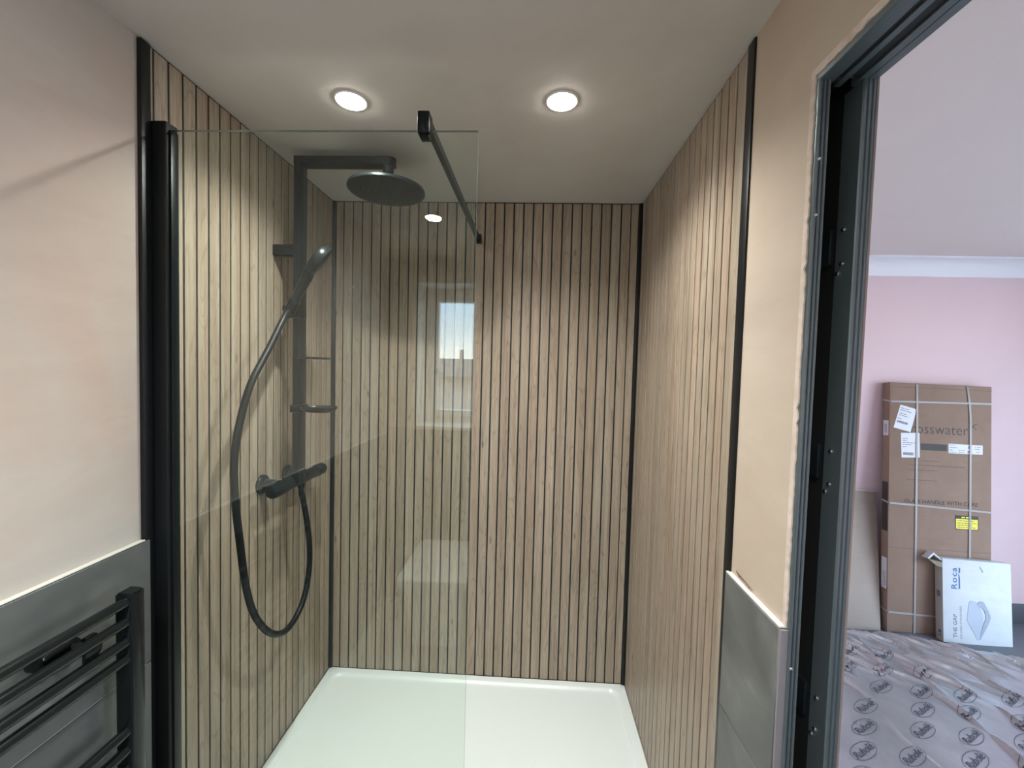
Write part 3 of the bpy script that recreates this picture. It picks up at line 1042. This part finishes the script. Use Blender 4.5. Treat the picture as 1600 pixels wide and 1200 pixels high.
# ------------------------------------------------------------------ recessed downlights
LSP = [(0.396, -0.726, 'round recessed downlight above the overhead shower rose, left of the support arm', ),
       (0.990, -0.722, 'round recessed downlight over the open side of the shower, right of the support arm'),
       (0.413, -2.031, 'round recessed downlight behind the camera, seen reflected in the glass screen'),
       (1.000, -2.031, 'round recessed downlight behind the camera nearest the doorway')]
for x_, y_, lab in LSP:
    t_ = thing('downlight', (x_, y_, H), label=lab, cat='downlight', group='recessed ceiling downlights')
    bm = BM()
    n = 40
    prof = [(0.046, 0.0005), (0.046, 0.002), (0.0445, 0.0035), (0.041, 0.004), (0.039, 0.002), (0.039, -0.0)]
    rings = [[bm.verts.new((x_+r_*math.cos(2*math.pi*k/n), y_+r_*math.sin(2*math.pi*k/n), H-h_)) for k in range(n)] for r_, h_ in prof]
    for A, B in zip(rings, rings[1:]):
        for k in range(n):
            q = bm.faces.new([A[k], A[(k+1) % n], B[(k+1) % n], B[k]]); q.smooth = True
    bmesh.ops.recalc_face_normals(bm, faces=bm.faces[:])
    put('bezel', bm, MT['white_metal'], t_)
    bm = BM(); lathe(bm, (x_, y_, H-0.0005), (0, 0, -1), [(0.0385, 0.0), (0.0385, 0.003), (0.033, 0.0075), (0.019, 0.0105), (0.0, 0.0115)], 32)
    put('lens', bm, MT['lens'], t_)
    ld = bpy.data.lights.new('lamp', 'SPOT')
    ld.energy = SPOT_W
    ld.color = SPOT_COL
    ld.spot_size = R(140)
    ld.spot_blend = 1.0
    ld.shadow_soft_size = 0.010
    lo = bpy.data.objects.new('lamp', ld)
    COL.objects.link(lo)
    lo.parent = t_
    lo.location = (0, 0, -0.0145)

# ------------------------------------------------------------------ toilet (behind the camera, seen only in the glass)
wc = thing('toilet', (0.44, WB, ZF), label='square white toilet under the window, seen reflected in the glass screen', cat='toilet')
bm = BM()
loops = []
for z, f0, yfr in ((ZF, 0.80, 0.46), (ZF+0.10, 0.82, 0.47), (0.18, 0.92, 0.52), (0.275, 0.98, 0.545), (0.282, 0.98, 0.545)):
    hw = 0.18*f0
    p = rrect(0.43-hw, WB+0.009, 0.43+hw, WB+yfr, 0.05, 6)
    loops.append([bm.verts.new((x, y, z)) for x, y in p])
for A, B in zip(loops, loops[1:]):
    n = len(A)
    for k in range(n):
        q = bm.faces.new([A[k], A[(k+1) % n], B[(k+1) % n], B[k]]); q.smooth = True
bm.faces.new(loops[-1]); bm.faces.new(loops[0][::-1])
bmesh.ops.recalc_face_normals(bm, faces=bm.faces[:])
put('pan', bm, MT['ceramic'], wc)
for nm, z0, z1 in (('seat', 0.284, 0.300), ('lid', 0.302, 0.322)):
    bm = BM()
    prism(bm, rrect(0.245, WB+0.03, 0.615, WB+0.565, 0.035, 6), lambda u, v, t: Vector((u, v, t)), z0, z1)
    put(nm, bm, MT['ceramic'], wc)

# ------------------------------------------------------------------ underlay sheet with its printed roundels
rnd = random.Random(11)
ridges = []
for k in range(170):
    x = rnd.uniform(2.2, 3.9)
    back = 0.64 - max(0, x-3.15)*0.33
    y = back - abs(rnd.gauss(0, 0.17)) - 0.01
    ln = rnd.uniform(0.12, 0.34)
    ang = R(rnd.gauss(-58, 14))
    ridges.append((x, y, math.cos(ang), math.sin(ang), ln/2, rnd.uniform(0.004, 0.009), rnd.uniform(0.008, 0.026)))
for (x0, y0, x1, y1, wd, hh) in ((2.93, 0.20, 2.98, -0.05, 0.007, 0.022), (2.98, -0.05, 2.92, -0.30, 0.008, 0.024), (3.16, 0.12, 3.18, -0.16, 0.007, 0.020),
                                 (2.72, 0.50, 2.66, 0.22, 0.007, 0.009), (2.86, 0.44, 2.76, 0.26, 0.007, 0.008), (3.38, 0.15, 3.42, -0.1, 0.010, 0.014),
                                 (2.56, 0.02, 2.58, -0.3, 0.006, 0.005), (3.30, 0.34, 3.40, 0.05, 0.010, 0.014), (3.10, 0.40, 3.16, 0.16, 0.010, 0.012)):
    dx, dy = x1-x0, y1-y0
    l_ = math.hypot(dx, dy)
    ridges.append(((x0+x1)/2, (y0+y1)/2, dx/l_, dy/l_, l_/2, wd, hh))


def fold_np(x, y):
    h_ = np.zeros_like(x)
    for cx_, cy_, ux, uy, hl, wd, hh in ridges:
        dx, dy = x-cx_, y-cy_
        m_ = (np.abs(dx) < hl+0.05) & (np.abs(dy) < hl+0.05)
        if not m_.any():
            continue
        dx, dy = dx[m_], dy[m_]
        a = dx*ux + dy*uy
        b = -dx*uy + dy*ux + 0.010*np.sin(a*21 + cx_*40)
        e = np.clip(1 - (a/hl)**2, 0, 1)
        asym = np.where(b > 0, 1.7, 0.75)
        h_[m_] = np.maximum(h_[m_], hh*e*np.exp(-(np.abs(b)/(wd*asym))**1.35))
    return h_ + 0.0012*np.sin(x*23+y*9)*np.sin(y*17-x*5) + 0.0022*np.sin(x*71+y*58)*np.clip((y+0.05)/0.7, 0, 1)


def fold(x, y):
    return float(fold_np(np.array([x], float), np.array([y], float))[0])


UZ = ZF + 0.005


def back_edge(x):
    return 0.655 - max(0.0, x-3.17)*0.33


xs_ = np.concatenate([np.linspace(1.56, 2.15, 24, endpoint=False), np.linspace(2.15, 4.10, 400)])
ts_ = np.concatenate([np.linspace(0, 0.42, 28, endpoint=False), np.linspace(0.42, 1.0, 280)])
Y0 = -1.1
be = np.array([back_edge(x) + 0.006*math.sin(x*37) + 0.004*math.sin(x*91) for x in xs_])
XX = np.repeat(xs_[:, None], len(ts_), 1)
YY = Y0 + (be[:, None]-Y0)*ts_[None, :]
ZZ = UZ + fold_np(XX.ravel(), YY.ravel()).reshape(XX.shape)
bm = BM()
grid = [[bm.verts.new((XX[i, j], YY[i, j], ZZ[i, j])) for j in range(len(ts_))] for i in range(len(xs_))]
for i in range(len(xs_)-1):
    for j in range(len(ts_)-1):
        q = bm.faces.new([grid[i][j], grid[i+1][j], grid[i+1][j+1], grid[i][j+1]])
        q.smooth = True
und = put('underlay_sheet', bm, MT['underlay'])
tag(und, 'crumpled silver floor underlay with printed roundels covering the bedroom floor', 'underlay')

LOGO_TXT = 'Rubolé'


def logo_base():
    bm = text_bm(LOGO_TXT, 1.0, 0.35, 0.95, 0.012)
    xs = [v.co.x for v in bm.verts]; ys = [v.co.y for v in bm.verts]
    s = 0.132/(max(xs)-min(xs))
    for v in bm.verts:
        v.co.x = (v.co.x-(max(xs)+min(xs))/2)*s
        v.co.y = (v.co.y-(max(ys)+min(ys))/2)*s*0.82
    n = 48
    for r0_, r1_ in ((0.967, 1.0),):
        A = [bm.verts.new((r0_*0.077*math.cos(2*math.pi*k/n), (r0_-0.03)*0.0325*math.sin(2*math.pi*k/n), 0)) for k in range(n)]
        B = [bm.verts.new((r1_*0.077*math.cos(2*math.pi*k/n), r1_*0.0325*math.sin(2*math.pi*k/n), 0)) for k in range(n)]
        for k in range(n):
            bm.faces.new([A[k], B[k], B[(k+1) % n], A[(k+1) % n]])
    me = bpy.data.meshes.new('roundel')
    bm.to_mesh(me)
    bm.free()
    return me


LB = logo_base()
seen = [(2.761, 0.467), (2.918, 0.438), (2.821, 0.317), (2.715, 0.197), (2.537, 0.062), (2.438, -0.06), (2.341, -0.182), (3.022, 0.315), (2.891, 0.178), (2.794, 0.062),
        (2.688, -0.057), (2.526, -0.194), (3.087, 0.169), (2.996, 0.059), (2.873, -0.075), (2.771, -0.193), (3.19, 0.02), (3.085, -0.09), (2.98, -0.20), (3.30, 0.16),
        (2.64, 0.33), (2.24, -0.30), (2.43, -0.31), (2.62, -0.31), (2.87, -0.31)]
for (lx, ly) in seen:
    bm = BM()
    bm.from_mesh(LB)
    ca, sa = math.cos(R(29)), math.sin(R(29))
    for v in bm.verts:
        x, y = v.co.x*ca - v.co.y*sa + lx, v.co.x*sa + v.co.y*ca + ly
        v.co = Vector((x, y, UZ + fold(x, y) + 0.0016))
    for q in bm.faces:
        if q.normal.z < 0:
            q.normal_flip()
    put('printed_roundel', bm, MT['logo'], und)
bpy.data.meshes.remove(LB)

# ------------------------------------------------------------------ cartons in the bedroom
def pose(x, y, z, yaw_, lean, roll_):
    m = Matrix.Rotation(yaw_, 4, 'Z') @ Matrix.Rotation(lean, 4, 'X') @ Matrix.Rotation(roll_, 4, 'Y')
    m.translation = Vector((x, y, z))
    return m


def lthing(name, mat, label, cat):
    o = bpy.data.objects.new(name, None)
    o.empty_display_size = 0.05
    COL.objects.link(o)
    o.matrix_world = mat
    return tag(o, label, cat)


def quad_front(pts, y_, th=0.0008):
    """thin sheet on the front (-y) face from a list of (x, z)"""
    bm = BM()
    prism(bm, pts, lambda u, v, t: Vector((u, t, v)), y_, y_-th)
    return bm


def on_front(bm, x, z, y_, ang=0.0):
    m = Matrix.Translation((x, y_, z)) @ Matrix.Rotation(-ang, 4, 'Y') @ Matrix.Rotation(R(90), 4, 'X')
    return xf(bm, m)


TL, TH = 0.054, 1.518
tall = lthing('tall_carton', pose(3.1306, 0.6749, UZ, -0.0045, -0.0834, 0.0199),
              'tall brown strapped glass carton with white delivery labels leaning on the pink wall', 'carton')
bm = BM(); box(bm, (0, 0, 0), (0.60, TL, TH), 0.003); put('carton_body', bm, MT['card'], tall, local=True)
for zc_ in (0.5055, 1.490):
    bm = BM(); box(bm, (0.0, -0.0008, zc_), (0.60, 0.0, zc_+0.002)); put('crease', bm, MT['ink_soft'], tall, local=True)


def strap_path(pts, wd, vertical):
    bm = BM()
    rows = []
    for x, y, z in pts:
        if vertical:
            rows.append((bm.verts.new((x-wd/2, y, z)), bm.verts.new((x+wd/2, y, z))))
        else:
            rows.append((bm.verts.new((x, y, z-wd/2)), bm.verts.new((x, y, z+wd/2))))
    for A, B in zip(rows, rows[1:]):
        bm.faces.new([A[0], A[1], B[1], B[0]])
    r_ = bmesh.ops.solidify(bm, geom=bm.faces[:], thickness=0.001)
    bmesh.ops.recalc_face_normals(bm, faces=bm.faces[:])
    return bm


e = 0.004
for x0, xm, xb in ((0.158, 0.160, 0.157), (0.455, 0.474, 0.470)):
    pts = [(x0, TL+e*0.5, 0.004), (x0, TL+e*0.5, TH-0.004), (x0, TL-0.006, TH+e*0.7), (x0, 0.006, TH+e*0.7), (x0, -e, TH-0.01), (x0+(xm-x0)*0.75, -e, 1.40), (xm, -e, 1.30), (xm, -e, 0.78), (xb, -e, 0.02), (xb, -0.002, -0.003 + 0.004)]
    put('strap', strap_path(pts, 0.012, True), MT['strap'], tall, local=True)
for zl, zr in ((1.400, 1.412), (0.775, 0.752), (0.119, 0.100)):
    pts = [(-e*0.6, TL-0.004, zl+0.01), (-e*0.6, 0.004, zl+0.002), (0.004, -e*1.4, zl), (0.15, -e*1.6, zl+(zr-zl)*0.2), (0.30, -e*1.6, zl+(zr-zl)*0.48), (0.596, -e*1.4, zr), (0.60+e*0.6, 0.004, zr), (0.60+e*0.6, TL-0.004, zr)]
    put('strap', strap_path(pts, 0.011, False), MT['strap'], tall, local=True)


def lines(bm, rows, y_, h_=0.004, th=0.0004):
    for x0, x1, z in rows:
        box(bm, (x0, y_, z), (x1, y_-th, z+h_))


def print_words(seed, rows, y_, ang, ox, oz, h_=0.004):
    """illegible small print: broken ink dashes"""
    rn = random.Random(seed)
    bm = BM()
    for x0, x1, z in rows:
        x = x0
        while x < x1:
            w_ = min(rn.uniform(0.006, 0.02), x1-x+0.001)
            box(bm, (x, y_, z), (x+w_, y_-0.0003, z+h_))
            x += w_ + rn.uniform(0.002, 0.005)
    if ang or ox or oz:
        m = Matrix.Translation((ox, 0, oz)) @ Matrix.Rotation(ang, 4, 'Y')
        xf(bm, m)
    return bm


def barcode(bm, x0, x1, z0, z1, y_, seed):
    rn = random.Random(seed)
    x = x0
    while x < x1:
        w_ = rn.choice((0.0012, 0.002, 0.003))
        box(bm, (x, y_, z0), (min(x+w_, x1), y_-0.0003, z1))
        x += w_ + rn.choice((0.001, 0.0016))
    return bm


# tilted delivery label
la = put('delivery_label', quad_front([(0.022, 1.239), (0.123, 1.214), (0.159, 1.357), (0.062, 1.382)], -0.0006), MT['label'], tall, local=True)
bm = print_words(2, [(0.01, 0.06, 0.128), (0.01, 0.08, 0.115), (0.012, 0.055, 0.095), (0.012, 0.065, 0.083), (0.008, 0.03, 0.062)], -0.0016, 0, 0, 0, 0.005)
barcode(bm, 0.010, 0.075, 0.037, 0.052, -0.0016, 4)
xf(bm, Matrix.Translation((0.022, 0, 1.239)) @ Matrix.Rotation(R(14), 4, 'Y'))
put('label_print', bm, MT['ink_grey'], la, local=True)
# square label under it
lb = put('address_label', quad_front([(0.072, 1.056), (0.180, 1.062), (0.176, 1.213), (0.066, 1.207)], -0.0006), MT['label'], tall, local=True)
bm = print_words(5, [(0.078, 0.105, 1.172), (0.078, 0.103, 1.160), (0.078, 0.16, 1.147), (0.078, 0.13, 1.135), (0.078, 0.10, 1.122)], -0.0016, 0, 0, 0, 0.004)
barcode(bm, 0.080, 0.142, 1.072, 1.090, -0.0016, 8)
put('label_print', bm, MT['ink_grey'], lb, local=True)
# dark bar and long label
bm = quad_front([(0.185, 1.109), (0.338, 1.109), (0.338, 1.149), (0.185, 1.149)], -0.0006); put('dark_band', bm, MT['ink'], tall, local=True)
lc = put('product_label', quad_front([(0.348, 1.098), (0.547, 1.099), (0.547, 1.155), (0.348, 1.156)], -0.0006), MT['label'], tall, local=True)
bm = print_words(9, [(0.354, 0.39, 1.146), (0.354, 0.398, 1.131), (0.354, 0.375, 1.117), (0.354, 0.392, 1.104), (0.405, 0.44, 1.117), (0.405, 0.44, 1.104), (0.50, 0.535, 1.141), (0.50, 0.53, 1.128), (0.51, 0.53, 1.110)], -0.0016, 0, 0, 0, 0.004)
box(bm, (0.462, -0.0016, 1.131), (0.474, -0.0019, 1.147)); box(bm, (0.458, -0.0016, 1.106), (0.478, -0.0019, 1.117))
put('label_print', bm, MT['ink_grey'], lc, local=True)
# maker's name and warning
bm = fit_text('crosswater', 0.372, 0.046, space=1.02, offset=-0.012)
put('lettering', on_front(bm, 0.090, 1.211, -0.0006), MT['ink'], tall, local=True)
bm = BM()
tube(bm, [(0.486, -0.0008, 1.262), (0.496, -0.0008, 1.276), (0.512, -0.0008, 1.284), (0.522, -0.0008, 1.284)], [0.0022, 0.0022, 0.0018, 0.0012], 6)
tube(bm, [(0.490, -0.0008, 1.268), (0.502, -0.0008, 1.256), (0.512, -0.0008, 1.246)], [0.0022, 0.0018, 0.001], 6)
xf(bm, Matrix.Diagonal((1, 0.3, 1, 1)))
put('emblem', bm, MT['ink'], tall, local=True)
bm = fit_text('GLASS HANDLE WITH CARE', 0.428, 0.023, offset=0.012)
put('lettering', on_front(bm, 0.093, 0.782, -0.0006), MT['ink'], tall, local=True)
bm = print_words(12, [(0.19, 0.30, 1.041), (0.105, 0.445, 1.013), (0.101, 0.281, 0.982), (0.102, 0.281, 0.921)], -0.0006, 0, 0, 0, 0.0045)
put('small_print', bm, MT['ink_soft'], tall, local=True)
# yellow warning sticker
ly = put('warning_sticker', quad_front([(0.394, 0.643), (0.520, 0.643), (0.520, 0.703), (0.394, 0.703)], -0.0006), MT['yellow'], tall, local=True)
bm = quad_front([(0.392, 0.703), (0.522, 0.703), (0.522, 0.724), (0.392, 0.724)], -0.0012)
box(bm, (0.391, -0.0006, 0.641), (0.394, -0.0016, 0.724)); box(bm, (0.520, -0.0006, 0.641), (0.523, -0.0016, 0.724)); box(bm, (0.391, -0.0006, 0.639), (0.523, -0.0016, 0.643))
put('sticker_band', bm, MT['ink'], ly, local=True)
bm = print_words(14, [(0.402, 0.50, 0.690), (0.402, 0.512, 0.677), (0.402, 0.49, 0.664), (0.402, 0.505, 0.651)], -0.0016, 0, 0, 0, 0.004)
put('label_print', bm, MT['ink_soft'], ly, local=True)
bm = print_words(15, [(0.425, 0.445, 0.709), (0.450, 0.48, 0.709)], -0.0022, 0, 0, 0, 0.007); put('label_print', bm, MT['yellow'], ly, local=True)
# side labels (on the -x face)
def side_sheet(y0, y1, z0, z1, th=0.0006):
    bm = BM(); box(bm, (0, y0, z0), (-th, y1, z1)); return bm
s1 = put('side_label', side_sheet(0.008, 0.046, 1.187, 1.281), MT['label'], tall, local=True)
bm = BM()
for k in range(7):
    box(bm, (-0.0006, 0.018+0.0015*(k % 2), 1.205+k*0.008), (-0.0010, 0.036, 1.209+k*0.008))
put('label_print', bm, MT['ink_grey'], s1, local=True)
s2 = put('side_label', side_sheet(0.008, 0.046, 0.25, 0.437), MT['label'], tall, local=True)
bm = BM()
for k in range(9):
    box(bm, (-0.0006, 0.014, 0.268+k*0.010), (-0.0010, 0.030+0.002*(k % 3), 0.272+k*0.010))
put('label_print', bm, MT['ink_grey'], s2, local=True)
put('side_band', side_sheet(0.006, 0.048, 0.60, 0.90), MT['ink'], tall, local=True)

# white toilet-seat carton
BT, BH, BW = 0.050, 0.478, 0.382
white = lthing('seat_carton', pose(3.3868, 0.597, UZ, -0.0154, -0.128, 0.0377),
               'small white carton printed with a grey toilet seat leaning on the tall brown carton', 'carton')
bm = BM()
box(bm, (0, 0, 0), (BW, BT, BH), 0.003)
for q in bm.faces:
    if q.normal.x < -0.9:
        q.material_index = 1  # left side face takes a darker, greyer card colour
put('carton_body', bm, [MT['card_white'], MT['card_grey']], white, local=True)
bm = BM(); prism(bm, [(0.0, 0.470), (-0.045, 0.506), (-0.080, 0.470), (-0.072, 0.466), (-0.043, 0.494), (0.0, 0.462)], lambda u, v, t: Vector((u, t, v)), 0.004, 0.044)
put('open_flap', bm, MT['card_white'], white, local=True)
bm = BM()
vs = [bm.verts.new(p) for p in ((0.0, 0.004, 0.455), (-0.078, 0.002, 0.468), (-0.078, 0.040, 0.468), (0.0, 0.046, 0.455))]
bm.faces.new(vs)
vs2 = [bm.verts.new(p) for p in ((0.0, 0.000, 0.425), (-0.030, -0.002, 0.430), (-0.078, 0.000, 0.466), (0.0, 0.002, 0.455))]
bm.faces.new(vs2)
bmesh.ops.solidify(bm, geom=bm.faces[:], thickness=0.002)
put('inner_flap', bm, MT['card_flap'], white, local=True)
bm = BM(); box(bm, (-0.0004, 0.016, 0.25), (-0.0008, 0.036, 0.285)); box(bm, (-0.0004, 0.012, 0.03), (-0.0008, 0.03, 0.036)); box(bm, (-0.0004, 0.012, 0.045), (-0.0008, 0.03, 0.062)); put('side_print', bm, MT['ink_slate'], white, local=True)


def vertical_text(body, length, height, x_base, z0, mat, **kw):
    """reads bottom to top; letters' baseline at x_base, their tops towards -x"""
    bm = fit_text(body, length, height, **kw)
    m = Matrix.Translation((x_base, -0.0006, z0)) @ Matrix.Rotation(R(-90), 4, 'Y') @ Matrix.Rotation(R(90), 4, 'X')
    xf(bm, m)
    return put('lettering', bm, mat, white, local=True)


vertical_text('Roca', 0.122, 0.033, 0.080, 0.308, MT['ink_blue'], space=1.12, offset=0.014)
vertical_text('THE GAP', 0.134, 0.021, 0.076, 0.031, MT['ink_slate'], offset=0.008)
vertical_text('SQUARE STANDARD', 0.186, 0.0135, 0.106, 0.027, MT['ink_grey'])
bm = quad_front([(0.090, 0.310), (0.097, 0.310), (0.096, 0.372), (0.092, 0.394), (0.089, 0.394), (0.090, 0.366)], -0.0006)
put('underline', bm, MT['ink_blue'], white, local=True)
put('underline', quad_front([(0.091, 0.402), (0.098, 0.402), (0.098, 0.431), (0.091, 0.431)], -0.0006), MT['ink_blue'], white, local=True)
lid = [(0.146, 0.240), (0.155, 0.248), (0.166, 0.250), (0.182, 0.245), (0.194, 0.234), (0.206, 0.212), (0.216, 0.184), (0.220, 0.155), (0.221, 0.126), (0.212, 0.10), (0.205, 0.070), (0.204, 0.036),
       (0.196, 0.030), (0.187, 0.031), (0.180, 0.042), (0.158, 0.088), (0.135, 0.128), (0.131, 0.138), (0.133, 0.160), (0.139, 0.200)]
put('seat_picture', quad_front(lid, -0.0006), MT['seat_print_light'], white, local=True)
ring_o = [(0.186, 0.232), (0.197, 0.244), (0.211, 0.250), (0.225, 0.247), (0.238, 0.224), (0.250, 0.200), (0.260, 0.176), (0.262, 0.160), (0.255, 0.138), (0.242, 0.110), (0.222, 0.072), (0.203, 0.034), (0.197, 0.031), (0.207, 0.075), (0.221, 0.120)]
ring_i = [(0.221, 0.126), (0.231, 0.140), (0.236, 0.158), (0.234, 0.178), (0.226, 0.200), (0.214, 0.214), (0.205, 0.213)]
put('seat_picture', quad_front(ring_o + ring_i, -0.0012), MT['seat_print'], white, local=True)
bm = BM()
for k in range(5):
    a = random.Random(k+20)
    tube(bm, [(0.205+0.004*k, -0.0004, 0.452-0.006*k), (0.212+0.003*k, -0.0008, 0.440-0.005*k), (0.222, -0.0004, 0.425-0.003*k)], [0.0006, 0.0018, 0.0006], 6)
put('scuff', bm, MT['seat_print'], white, local=True)

# plain buff board leaning at the left
brd = lthing('buff_board', pose(2.45, 0.690, UZ, 0.0, -0.190, 0.06), 'flat buff cardboard sheet leaning on the pink wall left of the tall carton', 'board')
bm = BM(); box(bm, (0, 0, 0), (0.655, 0.006, 0.865), 0.001); put('board_sheet', bm, MT['card_board'], brd, local=True)
bm = BM(); box(bm, (0, -0.0006, 0.862), (0.655, 0.0065, 0.8665)); put('board_edge', bm, MT['card_white'], brd, local=True)

for o in bpy.data.objects:
    if o.name.split('.')[0] in ('label_print', 'small_print', 'side_print'):
        o['kind'] = 'stuff'      # print too small to pick apart
